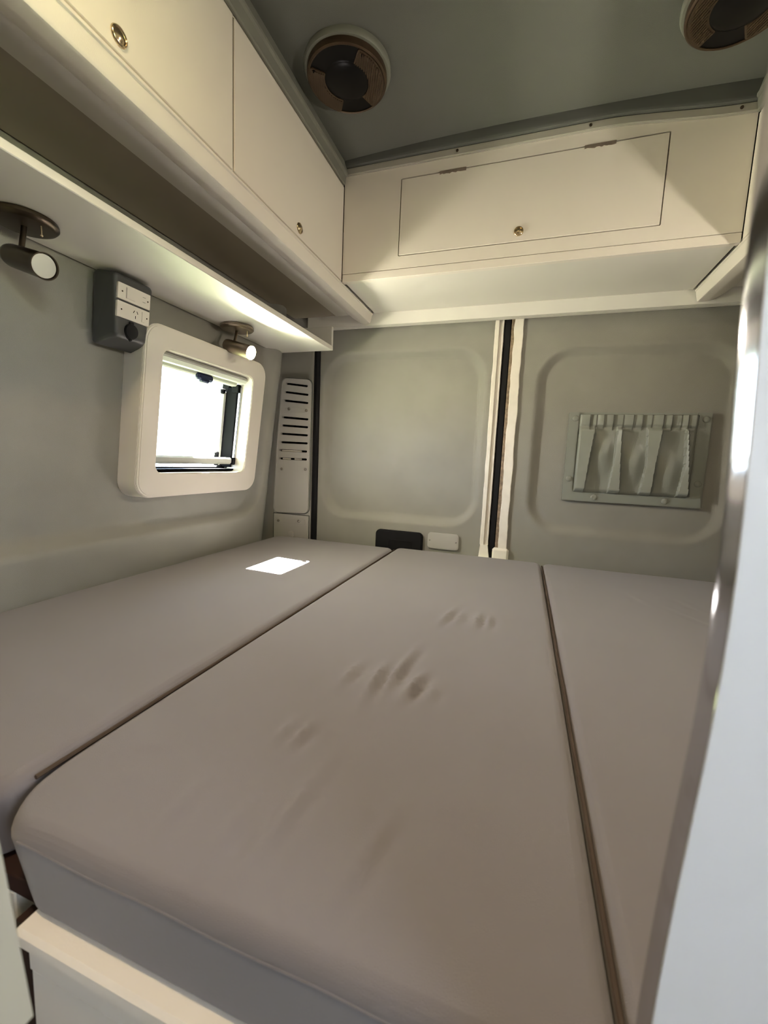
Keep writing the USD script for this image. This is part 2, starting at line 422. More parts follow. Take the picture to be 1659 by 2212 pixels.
for x, z in ((-0.372, -0.338), (-0.256, -0.338)):
    obj('screw', screw((x, 1.789, z), (0, -1, 0), 0.0032), 'steel', cp)

d2 = thing('door_2', 'right rear door lined in grey felt, behind the gathered pocket', 'door', (0.34, 1.8, FL), kind='structure')
obj('lining', door_mesh(-0.048, 0.72, (0.030, 0.690, -0.250, 0.455), 0.020), 'felt', d2)
obj('rubber_seal', bx(-0.121, -0.090, 1.806, 1.85, -0.42, 0.70, 0.006), 'black', d2, 'black rubber seal down the gap between the doors')
obj('rusty_edge', edge_strip(-0.092, -0.078, 1.800, 1.845, -0.40, 0.68, 9, 0.0, 0.004), 'rust', d2, 'worn brown edge of the door')
obj('door_edge', cat_(edge_strip(-0.080, -0.045, 1.790, 1.845, -0.345, 0.68, 12, 0.006, 0.007, 0.012)), 'painted', d2, 'white taped edge of the door')
obj('edge_foot', bx(-0.101, -0.034, 1.780, 1.845, -0.41, -0.343, 0.008), 'painted', d2, 'white moulded foot of the door edge')

struct('trim_4', bx(-0.966, -0.936, 1.780, 1.85, FL, 0.70, 0.008), 'black', 'black rubber door seal beside the ventilation panel', 'trim')
struct('trim_5', bx(0.722, 0.747, 1.783, 1.85, FL, 0.70, 0.008), 'black', 'black rubber door seal at the far right of the rear doors', 'trim')

# ------------------------------------------------------------------ window in the left wall
w = thing('window_1', 'side window in a thick ivory plastic surround, letting in daylight', 'window', (wx(0.1), 1.2, 0.1), kind='structure')
outer, inner = rrect(0.918, 1.487, -0.142, 0.362, 0.055), rrect(0.984, 1.406, -0.066, 0.298, 0.026)
fr = cat_(plate(outer.difference(inner), 'x', -0.03, 0.072), *[plate(outer.buffer(-0.008 * (1 - math.sqrt(1 - t * t))).difference(inner.buffer(0.004 * (1 - math.sqrt(1 - t * t)))), 'x', 0.042 + 0.008 * (t - 0.25), 0.002) for t in (0.25, 0.5, 0.75, 1.0)])
obj('surround', on_wall(fr), 'plastic', w)
obj('outer_frame', on_wall(plate(rrect(0.955, 1.435, -0.095, 0.327, 0.03).difference(rrect(0.984, 1.399, -0.052, 0.290, 0.02)), 'x', -0.085, 0.03)), 'gasket', w, 'black outer frame of the window')
obj('pane', on_wall(plate(rrect(0.97, 1.42, -0.08, 0.312, 0.02), 'x', -0.078, 0.004)), 'pane', w)
obj('blind_cassette', on_wall(cat_(bx(-0.004, 0.034, 0.986, 1.404, 0.272, 0.298, 0.010))), 'blind', w, 'pale grey roller blind cassette at the top')
bar = obj('blind_bar', on_wall(bx(-0.030, -0.004, 0.986, 1.385, 0.262, 0.285, 0.004)), 'blind', w, 'grey pull bar of the blind')
obj('latch', on_wall(cat_(bx(-0.012, 0.006, 1.170, 1.246, 0.250, 0.272, 0.006), bx(-0.012, 0.008, 1.190, 1.225, 0.243, 0.256, 0.004))), 'navy', bar, 'dark blue latch')
obj('bar_end', on_wall(bx(-0.030, 0.0, 1.386, 1.404, 0.240, 0.270, 0.002)), 'gasket', bar)
obj('lower_bar', on_wall(bx(-0.026, 0.004, 0.986, 1.388, -0.038, -0.012, 0.006)), 'blind', w, 'pale grey lower bar of the insect screen')
obj('lower_bar_end', on_wall(bx(-0.026, 0.008, 1.389, 1.404, -0.040, -0.012, 0.003)), 'gasket', w)
obj('sill_gasket', on_wall(cat_(bx(-0.05, 0.006, 0.986, 1.404, -0.0665, -0.056, 0.004))), 'gasket', w, 'black gasket along the sill')
obj('jamb_gasket', on_wall(cat_(bx(-0.060, -0.012, 1.3975, 1.4055, -0.05, 0.262, 0.002))), 'gasket', w, 'black gasket down the far jamb')
obj('jamb_channel', on_wall(bx(-0.008, 0.004, 1.398, 1.4055, -0.02, 0.262, 0.002)), 'alu', w, 'bright channel down the far jamb')
st = obj('stay_arm', on_wall(cat_(bx(-0.0755, -0.063, 1.384, 1.399, -0.045, 0.245, 0.002))), 'blind', w, 'grey stay arm of the window')
obj('catch', on_wall(cat_(bx(-0.0755, -0.060, 1.372, 1.388, -0.045, 0.010, 0.004), bx(-0.0755, -0.060, 1.374, 1.392, 0.235, 0.255, 0.004))), 'gasket', st)

# ------------------------------------------------------------------ bed: base and three cushions
b = thing('bed_base', 'cream bed base under the cushions with a pale ledge and front panel', 'bed base', (-0.1, 1.0, FL))
obj('deck', bx(-0.395, 0.88, 0.262, 1.738, -0.495, -0.4725), 'white', b)
obj('deck', bx(-1.10, -0.396, 0.262, 1.738, -0.495, -0.4725), 'redwood_shade', b, 'left part of the deck, coloured dark in place of shade')  # deck darkened here to give the gap its shade
obj('ledge', bx(-0.442, 0.30, 0.227, 0.262, -0.492, -0.4725, 0.004), 'cream', b, 'cream ledge showing under the middle cushion')
obj('front_panel', cat_(bx(-0.428, 0.30, 0.232, 0.250, -0.518, -0.492, 0.001), bx(-0.428, 0.30, 0.2335, 0.250, FL, -0.5195, 0.0015)), 'cream', b)
obj('shade_board', cat_(bx(-1.05, -0.512, 0.242, 0.254, FL, -0.395), bx(-0.47, -0.432, 0.245, 0.262, FL, -0.494), bx(-0.446, -0.429, 0.238, 0.262, FL, -0.506)), 'redwood_shade', b, 'dark red-brown board at the left end of the panel, its tall part standing in for shade')  # tall dark piece stands in for deep shade before the left cushion
obj('rear_support', cat_(bx(-1.10, 0.88, 1.70, 1.738, FL, -0.495), bx(-0.53, -0.50, 0.262, 1.70, FL, -0.495), bx(0.09, 0.12, 0.262, 1.70, FL, -0.495)), 'white', b)

WR = [(-0.143, 1.084, -0.165, 0.942, 1.0), (-0.121, 1.072, -0.122, 0.968, .7), (-0.079, 1.076, -0.081, 0.956, 1.2), (-0.052, 1.068, -0.053, 0.969, .8),
      (-0.264, 0.701, -0.267, 0.608, .9), (-0.219, 0.709, -0.214, 0.591, 1.5), (-0.185, 0.765, -0.193, 0.618, 1.3), (-0.144, 0.705, -0.157, 0.605, 1.6), (-0.116, 0.674, -0.115, 0.615, .7),
      (-0.287, 0.502, -0.286, 0.443, .8), (-0.262, 0.506, -0.267, 0.441, .9), (-0.205, 0.442, -0.216, 0.290, .7), (-0.329, 0.365, -0.320, 0.285, .35), (-0.179, 0.83, -0.183, 0.736, .5),
      (-0.10, 0.42, -0.13, 0.27, .5), (-0.26, 0.36, -0.25, 0.27, .5)]

def cushion(x0, x1, y0, y1, z0, z1, rc, re, top=None, ref=0.016):
    """A cushion slab: plan corners rc, edge radius re, refined so that top(x, y) can push the fabric about."""
    pts = []
    for cx, cy, a0 in ((x1 - rc[0], y1 - rc[0], 0), (x0 + rc[1], y1 - rc[1], 90), (x0 + rc[2], y0 + rc[2], 180), (x1 - rc[3], y0 + rc[3], 270)):
        r = rc[[0, 90, 180, 270].index(a0)]
        for k in range(9):
            a = math.radians(a0 + k * 11.25)
            for t in np.linspace(0, math.pi / 2, 7):
                rr = r - re + re * math.cos(t)
                pts.append((cx + rr * math.cos(a), cy + rr * math.sin(a), z1 - re + re * math.sin(t)))
                pts.append((cx + rr * math.cos(a), cy + rr * math.sin(a), z0 + re * 0.5 - re * 0.5 * math.sin(t)))
    hm = hull(pts)
    mm = m3.Manifold(m3.Mesh(np.asarray(hm.vertices, np.float32), np.asarray(hm.faces, np.uint32))).refine_to_length(ref)
    q = mm.to_mesh()
    v = np.array(q.vert_properties[:, :3], float); f = np.array(q.tri_verts)
    if top is not None:
        wgt = sstep(v[:, 2], z1 - 0.03, z1 - 0.004)
        v[:, 2] += wgt * top(v[:, 0], v[:, 1])
    # soft sides: gentle billow
    return trimesh.Trimesh(v, f, process=False)

def soft(x, y, seed):
    return 0.004 * (meshkit.fbm(np.stack([x * 3.2, y * 3.2, x * 0], -1), 3, seed) - 0.5)

def top_mid(x, y):
    h = soft(x, y, 4)
    for ax, ay, bx_, by_, am in WR:
        d = np.array([bx_ - ax, by_ - ay]); L = np.linalg.norm(d); d /= L
        s = (x - ax) * d[0] + (y - ay) * d[1]; t = (x - ax) * -d[1] + (y - ay) * d[0]
        env = np.exp(-((s - L / 2) / (L * 0.42)) ** 2)
        h = h + am * 0.0058 * env * (np.exp(-(t / 0.0075) ** 2) - 0.8 * np.exp(-((t - 0.014) / 0.008) ** 2))
    h = h - 0.010 * np.exp(-((y - 0.243) / 0.05) ** 2) * np.exp(-((x + 0.515) / 0.06) ** 2)
    return h

CUSH = 'three mattress cushions of the bed'
c1 = thing('mattress_cushion', 'grey-brown fabric bed cushion along the left wall, with the sun patch on it', 'cushion', (-0.83, 1.0, -0.47))
obj('cover', cushion(-1.120, -0.520, 0.258, 1.741, -0.4715, -0.380, (0.03, 0.05, 0.04, 0.035), 0.020, lambda x, y: soft(x, y, 1)), 'fabric', c1, smooth=True)
c2 = thing('mattress_cushion', 'grey-brown fabric bed cushion in the middle, wrinkled on top', 'cushion', (-0.21, 1.0, -0.47))
def taper(m):
    v = m.vertices.copy()
    t = np.clip((-0.38 - v[:, 2]) / 0.09, 0, 1)
    v[:, 0] += 0.042 * t * sstep(-v[:, 0], 0.30, 0.50) * sstep(-v[:, 1], -0.60, -0.30)
    return trimesh.Trimesh(v, m.faces, process=False)
mid = cushion(-0.514, 0.0935, 0.243, 1.768, -0.4715, -0.380, (0.03, 0.03, 0.055, 0.03), 0.018, top_mid, 0.0085)
mid = taper(mid)
obj('cover', mid, 'fabric', c2, smooth=True)
c3 = thing('mattress_cushion', 'grey-brown fabric bed cushion on the right, half hidden by the partition', 'cushion', (0.5, 1.0, -0.47))
def top_right(x, y):
    h = soft(x, y, 9)
    for ax, ay, bx_, by_, am in ((0.42, 1.32, 0.56, 1.10, 0.6), (0.46, 1.45, 0.50, 1.30, 0.6), (0.33, 1.45, 0.36, 1.33, 0.5)):
        d = np.array([bx_ - ax, by_ - ay]); L = np.linalg.norm(d); d /= L
        s = (x - ax) * d[0] + (y - ay) * d[1]; t = (x - ax) * -d[1] + (y - ay) * d[0]
        h = h + am * 0.004 * np.exp(-((s - L / 2) / (L * 0.45)) ** 2) * (np.exp(-(t / 0.008) ** 2) - 0.8 * np.exp(-((t - 0.014) / 0.008) ** 2))
    return h
obj('cover', cushion(0.0985, 0.885, 0.258, 1.768, -0.4715, -0.380, (0.05, 0.03, 0.03, 0.04), 0.018, top_right, 0.014), 'fabric', c3, smooth=True)

def pipe_run(x, y0, y1, z, r, seed):
    yv = ls(y0, y1, 0.02)
    return tube(np.stack([x + 0.0022 * (meshkit.fbm(np.stack([yv * 8, yv * 0, yv * 0], -1), 2, seed) - 0.5), yv, np.full_like(yv, z)], -1), r, 6)
obj('piping', pipe_run(-0.5175, 0.30, 1.735, -0.3885, 0.0028, 2), 'piping', c1, 'dark brown piping along the seam')
obj('piping', pipe_run(0.0968, 0.28, 1.735, -0.3875, 0.0026, 6), 'piping', c3, 'dark brown piping along the seam')
# stitched seam along the front top edge of the middle cushion
sx = ls(-0.455, 0.06, 0.012)
obj('front_seam', tube(np.stack([sx, 0.2432 + 0 * sx, -0.3975 + 0.001 * np.sin(sx * 40)], -1), 0.0011, 6), 'fabric', c2)

# ------------------------------------------------------------------ overhead cabinets
def latch(parent, at, d, r=0.0145):
    k = obj('push_latch', lathe([(0, -0.004), (r, -0.004), (r, 0.0005), (r * 0.93, 0.0032), (r * 0.78, 0.0042), (r * 0.70, 0.0026), (r * 0.62, 0.0030), (r * 0.45, 0.0050), (r * 0.2, 0.0062), (0, 0.0065)], at, d, 40), 'brass', parent, 'brass push latch', smooth=50)
    return k

XL = -0.667
oc = thing('overhead_cabinet', 'long cream overhead cabinet with two lift-up doors along the left wall', 'cabinet', (-0.85, 0.3, 0.624))
obj('body', cat_(bx(-1.0, -0.70, -1.15, 1.43, 0.640, 0.99, 0), bx(-0.70, XL - 0.022, -1.15, 1.43, 0.640, 0.965, 0.001), bx(XL - 0.018, XL - 0.003, -1.15, 1.428, 0.936, 0.965, 0.001)), 'cream', oc)
obj('reveal', bx(XL - 0.0222, XL - 0.0205, -0.33, 1.428, 0.627, 0.936, 0), 'hinge', oc)
obj('underside', bx(-0.838, -0.672, -1.15, 1.748, 0.624, 0.640, 0.0006), 'white', oc, 'white bottom board of the cabinet')
obj('lining', bx(-1.047, -0.8385, -1.15, 1.748, 0.627, 0.640, 0.0006), 'taupe', oc, 'darker taupe strip behind the bottom board')  # back part of the underside, in a darker taupe
for y0, y1, ly in ((0.8482, 1.4262, 1.132), (0.2622, 0.8428, 0.567), (-0.3245, 0.2568, None)):
    dr = obj('door', bx(XL - 0.016, XL, y0, y1, 0.6295, 0.9345, 0.0012), 'cream', oc)
    if ly:
        latch(dr, (XL, ly, 0.654), (1, 0, 0))
mould = [(XL - 0.020, 0.6255), (XL - 0.0005, 0.6255), (XL + 0.0005, 0.6245), (XL + 0.0005, 0.6195), (XL - 0.0025, 0.6175), (XL - 0.008, 0.5900), (XL - 0.011, 0.5855), (XL - 0.016, 0.584), (XL - 0.036, 0.584), (XL - 0.045, 0.5855), (XL - 0.065, 0.5945), (XL - 0.088, 0.609), (XL - 0.106, 0.6235)]
obj('moulding', prism(mould, 'y', -1.15, 1.748), 'cream', oc, 'rounded cream moulding along the bottom edge', smooth=24)

RY = 1.43
rc = thing('rear_cabinet', 'cream overhead cabinet across the rear with one wide drop-down door', 'cabinet', (-0.08, 1.6, 0.624))
fp = sbox(XL + 0.0005, 0.651, 0.503, 0.999).difference(rrect(-0.4625, 0.3095, 0.6905, 0.9325, 0.004))
ar = [(x, 0.99 + arch(x)) for x in ls(XL, 0.503, 0.05)]
obj('face_panel', plate(fp, 'y', RY, 0.016), 'cream', rc)
obj('inner_frame', cat_(bx(-0.50, 0.35, RY + 0.017, RY + 0.03, 0.66, 0.96)), 'hinge', rc)
obj('bottom_rail', bx(XL + 0.0005, 0.503, RY - 0.0005, RY + 0.018, 0.624, 0.6495, 0.001), 'cream', rc)
obj('underside', bx(XL + 0.008, 0.497, RY + 0.016, 1.748, 0.626, 0.640, 0.0005), 'white', rc, 'white bottom board')
obj('lip_board', cat_(bx(-0.98, 0.82, 1.749, 1.765, 0.577, 0.66, 0.0012), bx(-0.98, 0.82, 1.765, 1.785, 0.577, 0.583, 0.001)), 'white', rc, 'white lip board over the rear doors')
rd = obj('door', bx(-0.4595, 0.3065, RY - 0.0005, RY + 0.0155, 0.6935, 0.9295, 0.0012), 'cream', rc)
latch(rd, (-0.074, RY - 0.0005, 0.722), (0, -1, 0))
for x0, x1 in ((-0.332, -0.248), (0.093, 0.175)):
    n_ = 22; xs_ = np.linspace(x0, x1, n_)
    lo = 0.9255 - 0.004 * meshkit.noise(np.stack([xs_ * 160, xs_ * 0, xs_ * 0], -1), 5)
    obj('hinge', plate(Polygon([(x, 0.9325) for x in xs_] + list(zip(xs_[::-1], lo[::-1]))), 'y', RY - 0.0022, 0.004), 'hinge', rd, 'worn brown hinge showing at the door top')

XR = 0.504
oc2 = thing('overhead_cabinet', 'cream overhead cabinet on the right, mostly hidden by the white partition', 'cabinet', (0.69, 0.9, 0.624))
obj('body', cat_(bx(XR + 0.017, 0.84, 0.27, 1.43, 0.640, 0.985, 0.001), bx(XR + 0.003, XR + 0.02, 0.27, 1.428, 0.936, 0.965, 0.001)), 'cream', oc2)
obj('underside', bx(XR + 0.005, 0.84, 0.27, 1.747, 0.624, 0.640, 0.001), 'white', oc2, 'white bottom board of the cabinet')
obj('door', bx(XR, XR + 0.016, 0.8475, 1.4265, 0.6275, 0.9345, 0.0014), 'cream', oc2)
obj('door', bx(XR, XR + 0.016, 0.272, 0.8435, 0.6275, 0.9345, 0.0014), 'cream', oc2)
obj('moulding', prism([(XR - (p[0] - XL), p[1]) for p in mould], 'y', 0.27, 1.748), 'cream', oc2, 'rounded cream moulding along the bottom edge', smooth=24)

# ------------------------------------------------------------------ open shelf under the left cabinet
sh = thing('wall_shelf', 'long white open shelf on the left wall carrying the two spot lamps', 'shelf', (-0.92, 0.3, 0.45))
obj('shelf_board', bx(-1.068, -0.797, -1.1, 1.640, 0.450, 0.467, 0.0015), 'white', sh)
obj('end_board', bx(-1.05, -0.797, 1.626, 1.640, 0.467, 0.543, 0.0012), 'white', sh)

# ------------------------------------------------------------------ spot lamps under the shelf
def spot_lamp(x, y, back, d, lit, label, metal, s=1):
    t = thing('spot_lamp', label, 'lamp', (x, y, 0.45))
    R0, R1, L = 0.057, 0.0235, 0.115
    d = np.asarray(d, float); d /= np.linalg.norm(d)
    back = np.asarray(back, float)
    j = back + d * 0.040 + np.array([0, 0, 0.018])
    obj('base_plate', lathe([(0, 0), (R0 * 0.97, 0), (R0, -0.003), (R0, -0.008), (R0 * 0.93, -0.0125), (R0 * 0.8, -0.0145), (0, -0.0155)][::-1], (x, y, 0.4495), (0, 0, 1), 56), metal, t, smooth=40)
    obj('stem', tube([(x, y, 0.437), (x + (j[0] - x) * 0.3, y + (j[1] - y) * 0.3, 0.42), tuple(j)], 0.0052, 12), metal, t)
    hd = obj('lamp_head', lathe([(0, 0), (R1 * 0.70, 0.0), (R1 * 0.86, 0.005), (R1 * 0.93, 0.014), (R1 * 0.96, 0.05), (R1, L - 0.012), (R1 * 1.05, L), (R1 * 0.98, L), (R1 * 0.93, L - 0.010), (0, L - 0.011)], back, d, 40), metal, t, smooth=40)
    if lit:
        obj('bulb', lathe([(0, -0.003), (R1 * 0.90, -0.003), (R1 * 0.90, 0.001), (R1 * 0.7, 0.005), (R1 * 0.4, 0.0075), (0, 0.0085)], back + d * (L - 0.0075), d, 32), 'bulb' if s > 0 else 'bulb_right', hd, 'glowing warm bulb', smooth=60)
    else:
        obj('lens', lathe([(0, -0.003), (R1 * 0.91, -0.003), (R1 * 0.91, 0.001), (0, 0.0035)], back + d * (L - 0.005), d, 32), 'led', hd, 'frosted pale lens', smooth=60)
    px_, py_ = x + s * 0.036, y + 0.008
    obj('pull_switch', cat_(tube([(px_, py_, 0.438), (px_, py_, 0.418)], 0.0016, 8), trimesh.creation.icosphere(2, 0.0028).apply_translation((px_, py_, 0.417))), 'brass', t)
    return t
spot_lamp(-0.985, 0.612, (-1.018, 0.603, 0.381), (0.95, -0.05, -0.31), False, 'dark bronze spot lamp, switched off, nearest under the shelf', 'dark_metal')
spot_lamp(-1.000, 1.284, (-1.030, 1.262, 0.383), (0.955, -0.05, -0.29), True, 'lit spot lamp with glowing warm bulb under the shelf above the window', 'nickel')
sh2 = thing('wall_shelf', 'white open shelf on the right wall, hidden behind the partition', 'shelf', (0.76, 0.9, 0.45))
obj('shelf_board', bx(0.655, 0.850, 0.27, 1.640, 0.450, 0.467, 0.0015), 'white', sh2)
obj('end_board', bx(0.655, 0.840, 1.626, 1.640, 0.467, 0.543, 0.0012), 'white', sh2)
spot_lamp(0.800, 0.950, (0.830, 0.948, 0.372), (-0.955, 0.0, 0.0), True, 'lit spot lamp under the right-hand shelf, hidden close behind the partition', 'nickel', -1)

# ------------------------------------------------------------------ outlet box on the left wall
pb = thing('outlet_box', 'dark grey outlet box under the shelf beside the window', 'outlet box', (wx(0.36), 0.87, 0.36))
def sph(x, y, z, r):
    s = trimesh.creation.icosphere(2, r); s.apply_translation((x, y, z)); return s.vertices
pts = np.vstack([sph(0.045, 0.826, 0.429, 0.012), sph(0.045, 0.918, 0.429, 0.012), sph(0.045, 0.905, 0.300, 0.014), sph(0.045, 0.835, 0.300, 0.014),
                 sph(0.000, 0.818, 0.437, 0.010), sph(0.000, 0.935, 0.437, 0.010), sph(0.000, 0.93, 0.280, 0.010), sph(0.000, 0.82, 0.280, 0.010)])
obj('housing', on_wall(hull(pts)), 'box_plastic', pb)
def holes(ps, r, ax0, dep=0.0006):
    return cat_(*[lathe([(0, 0), (r, 0), (r, dep), (0, dep)], (ax0, y, z), (1, 0, 0), 14) for y, z in ps])
XP = 0.0568
for z0, z1, kind in ((0.3785, 0.4165, 'switch_plate'), (0.3355, 0.3735, 'socket_plate')):
    pl = obj(kind, on_wall(plate(rrect(0.822, 0.917, z0, z1, 0.002), 'x', XP - 0.001, 0.006, 0.001)), 'plastic', pb, 'ivory switch plate' if kind == 'switch_plate' else 'ivory three-pin socket plate')
    zc = (z0 + z1) / 2
    for y in (0.834, 0.909):
        obj('screw', on_wall(holes([(y, zc)], 0.0019, XP + 0.005)), 'dark_metal', pl)
    if kind == 'switch_plate':
        obj('rocker', on_wall(plate(rrect(0.846, 0.872, z0 + 0.006, z1 - 0.006, 0.001), 'x', XP + 0.004, 0.0025, 0.001)), 'plastic', pl)
        for y0, y1, za, zb in ((0.8445, 0.8455, z0 + 0.006, z1 - 0.006), (0.893, 0.902, zc + 0.006, zc + 0.0070), (0.893, 0.902, zc - 0.0060, zc - 0.0050)):
            obj('marking', on_wall(bx(XP + 0.004, XP + 0.0054, y0, y1, za, zb, 0)), 'print', pl)
    else:
        sl = []
        for yc, zc_, a in ((0.8695, zc + 0.005, 30), (0.8795, zc + 0.005, -30), (0.8745, zc - 0.0075, 0)):
            g = affinity.translate(affinity.rotate(sbox(-0.0007, -0.0036, 0.0007, 0.0036), -a, origin=(0, 0)), yc, zc_)
            sl.append(plate(g, 'x', XP + 0.0042, 0.0012))
        obj('pin_slot', on_wall(cat_(*sl)), 'hole', pl)
        obj('rocker', on_wall(plate(rrect(0.893, 0.9025, z0 + 0.006, z1 - 0.006, 0.001), 'x', XP + 0.004, 0.0025, 0.001)), 'plastic', pl)
cap = lathe([(0, -0.006), (0.0195, -0.006), (0.0195, 0.004), (0.0175, 0.008), (0.009, 0.0095), (0, 0.0098)], (XP, 0.866, 0.3085), (1, 0, 0), 40)
tab = cat_(bx(XP - 0.002, XP + 0.006, 0.859, 0.873, 0.324, 0.333, 0.002), bx(XP - 0.002, XP + 0.007, 0.861, 0.870, 0.284, 0.294, 0.003))
obj('socket_cap', on_wall(cat_(cap, tab)), 'black', pb, 'round black cap of the low-voltage socket')

# ------------------------------------------------------------------ ventilation panel in the rear left corner
vp = thing('vent_panel', 'tall grey plastic ventilation panel with slots in the rear left corner', 'vent panel', (-1.04, 1.75, -0.38))
SL = [(-1.080, 0.340, -0.975, 0.327), (-1.087, 0.302, -0.971, 0.288), (-1.092, 0.263, -0.971, 0.251), (-1.099, 0.186, -0.969, 0.177), (-1.102, 0.148, -0.969, 0.141),
      (-1.105, 0.109, -0.970, 0.104), (-1.107, 0.069, -0.970, 0.067), (-1.112, 0.031, -0.972, 0.029), (-1.111, -0.008, -0.972, -0.008)]
cover = Polygon([(-1.105, 0.366), (-0.953, 0.355), (-0.956, -0.262), (-1.147, -0.270), (-1.128, 0.10)]).buffer(-0.026).buffer(0.026, quad_segs=8)
slots = [LineString([(a, b_), (c, d)]).buffer(0.0048) for a, b_, c, d in SL]
cov = cover
for s in slots:
    cov = cov.difference(s)
edge = cover.difference(cover.buffer(-0.004))
obj('cover', cat_(plate(cov, 'y', 1.744, 0.010, 0), plate(cover.difference(cover.buffer(-0.006)), 'y', 1.7425, 0.003)), 'grey_plastic', vp)
obj('outline', cat_(plate(cover.buffer(0.0045).difference(cover.buffer(-0.01)), 'y', 1.7515, 0.003), bx(-1.1515, -0.9525, 1.7535, 1.7575, -0.50, -0.2725, 0)), 'trim_dark', vp)
obj('slot_backing', plate(cover.buffer(-0.02), 'y', 1.7565, 0.004), 'hole', vp)
obj('base_panel', bx(-1.150, -0.952, 1.755, 1.764, -0.50, -0.2, 0.002), 'grey_plastic', vp)
obj('lower_cover', cat_(bx(-1.147, -0.957, 1.749, 1.757, -0.50, -0.276, 0.002)), 'grey_plastic', vp)
for x0, x1, z0, z1, r, y in ((-1.128, -0.972, -0.325, -0.293, 0.012, 1.7475), (-1.09, -0.985, 0.207, 0.232, 0.004, 1.7432), (-1.09, -0.985, -0.070, -0.046, 0.004, 1.7432)):
    obj('label_recess', plate(rrect(x0, x1, z0, z1, r).difference(rrect(x0 + 0.0018, x1 - 0.0018, z0 + 0.0018, z1 - 0.0018, r * 0.9)), 'y', y, 0.002), 'grey_plastic', vp)
for x, z, yb in ((-1.067, 0.224, 1.744), (-0.975, 0.217, 1.744), (-1.102, -0.058, 1.744), (-0.974, -0.054, 1.744), (-1.120, -0.310, 1.749), (-1.007, -0.304, 1.749)):
    obj('screw', screw((x, yb, z), (0, -1, 0), 0.0068, 0.005), 'steel', vp)
obj('dial', lathe([(0, 0), (0.016, 0), (0.016, 0.003), (0.014, 0.004), (0, 0.004)], (-1.048, 1.749, -0.370), (0, -1, 0), 32), 'grey_plastic', vp)
obj('wire', cat_(tube([(-1.105, 1.752, 0.030), (-1.06, 1.751, 0.030), (-1.0, 1.752, 0.029)], 0.004, 8), tube([(-1.10, 1.752, -0.008), (-1.058, 1.752, -0.008)], 0.004, 8), tube([(-1.036, 1.752, -0.008), (-1.0, 1.752, -0.008)], 0.004, 8)), 'led', vp, 'pale cable behind the lowest slots')

# ------------------------------------------------------------------ gathered pocket on the right rear door
pk = thing('door_pocket', 'grey vinyl gathered storage pocket held by studs to the right rear door', 'pocket', (0.386, 1.82, -0.127))
PY = 1.8195
obj('backing', plate(rrect(0.152, 0.624, -0.124, 0.222, 0.004), 'y', PY - 0.004, 0.0045), 'pocket', pk)
obj('border', plate(rrect(0.152, 0.624, -0.124, 0.222, 0.004).difference(rrect(0.190, 0.582, -0.088, 0.25, 0.012)), 'y', PY - 0.015, 0.0115, -0.003), 'pocket', pk)
zk = np.array([0.214, 0.150, 0.03, -0.088])
RL = [np.array([0.246, 0.246, 0.235, 0.227]), np.array([0.341, 0.338, 0.344, 0.352]), np.array([0.469, 0.469, 0.459, 0.454]), np.array([0.547, 0.552, 0.565, 0.574])]
LLn = [np.array([0.188, 0.190, 0.192, 0.191]), np.array([0.317, 0.323, 0.322, 0.310]), np.array([0.414, 0.423, 0.430, 0.416]), np.array([0.526, 0.544, 0.553, 0.539])]
def lerp(z, arr):
    return np.interp(z, zk[::-1], arr[::-1])
GA = np.array([0.19, 0.228, 0.25, 0.275, 0.308, 0.34, 0.374, 0.404, 0.435, 0.471, 0.499, 0.528, 0.55, 0.581])
def pocket_depth(Xv, Zv):
    d = np.full_like(Xv, 0.014)
    prev = np.full_like(Xv, 0.186)
    for k in range(4):
        Lk, Rk = lerp(Zv, LLn[k]), lerp(Zv, RL[k])
        if k:
            t = np.clip((Xv - prev) / np.maximum(Lk - prev, 1e-3), 0, 1)
            bul = 0.007 + 0.017 * np.sin(np.pi * t) ** 1.2 * (0.55 + 0.45 * np.cos((Zv - 0.10) * 26 + k)) + 0.008 * t ** 3
            d = np.where((Xv >= prev) & (Xv < Lk), bul, d)
        t = np.clip((Xv - Lk) / np.maximum(Rk - Lk, 1e-3), 0, 1)
        d = np.where((Xv >= Lk) & (Xv < Rk), 0.026 + 0.010 * t, d)
        prev = Rk
    d = np.where(Xv >= prev, 0.010, d)
    j = np.clip(np.searchsorted(GA, Xv) - 1, 0, len(GA) - 2)
    t = (Xv - GA[j]) / (GA[j + 1] - GA[j])
    g = 0.014 + 0.0085 * t ** 0.8 + 0.002 * np.sin(np.pi * t) - 0.004 * (j % 3 == 1)
    b_ = sstep(Zv, 0.150, 0.172)
    d = d * (1 - b_) + g * b_ - 0.006 * np.exp(-((Zv - 0.166) / 0.006) ** 2)
    d = d * sstep(Zv, -0.090, -0.070) ** 0.5 * (0.35 + 0.65 * sstep(Xv, 0.186, 0.196)) * (0.3 + 0.7 * sstep(-Xv, -0.584, -0.572)) + 0.003
    return d
pu = np.linspace(0.186, 0.584, 190); pv = np.linspace(-0.090, 0.213, 110)
obj('gathered_front', sheet(pu, pv, lambda U, V: np.stack([U, PY - 0.004 - pocket_depth(U, V), V], -1), lambda U, V: np.stack([U, np.full_like(U, PY - 0.003), V], -1)), 'pocket', pk, smooth=True)
for x, z in ((0.175, 0.198), (0.605, 0.198), (0.171, -0.037), (0.605, -0.034), (0.268, -0.106), (0.508, -0.104)):
    obj('stud', lathe([(0, -0.001), (0.0115, -0.001), (0.0115, 0.002), (0.0095, 0.0042), (0.004, 0.0052), (0, 0.0054)], (x, PY - 0.015, z), (0, -1, 0), 28), 'pocket', pk, smooth=40)

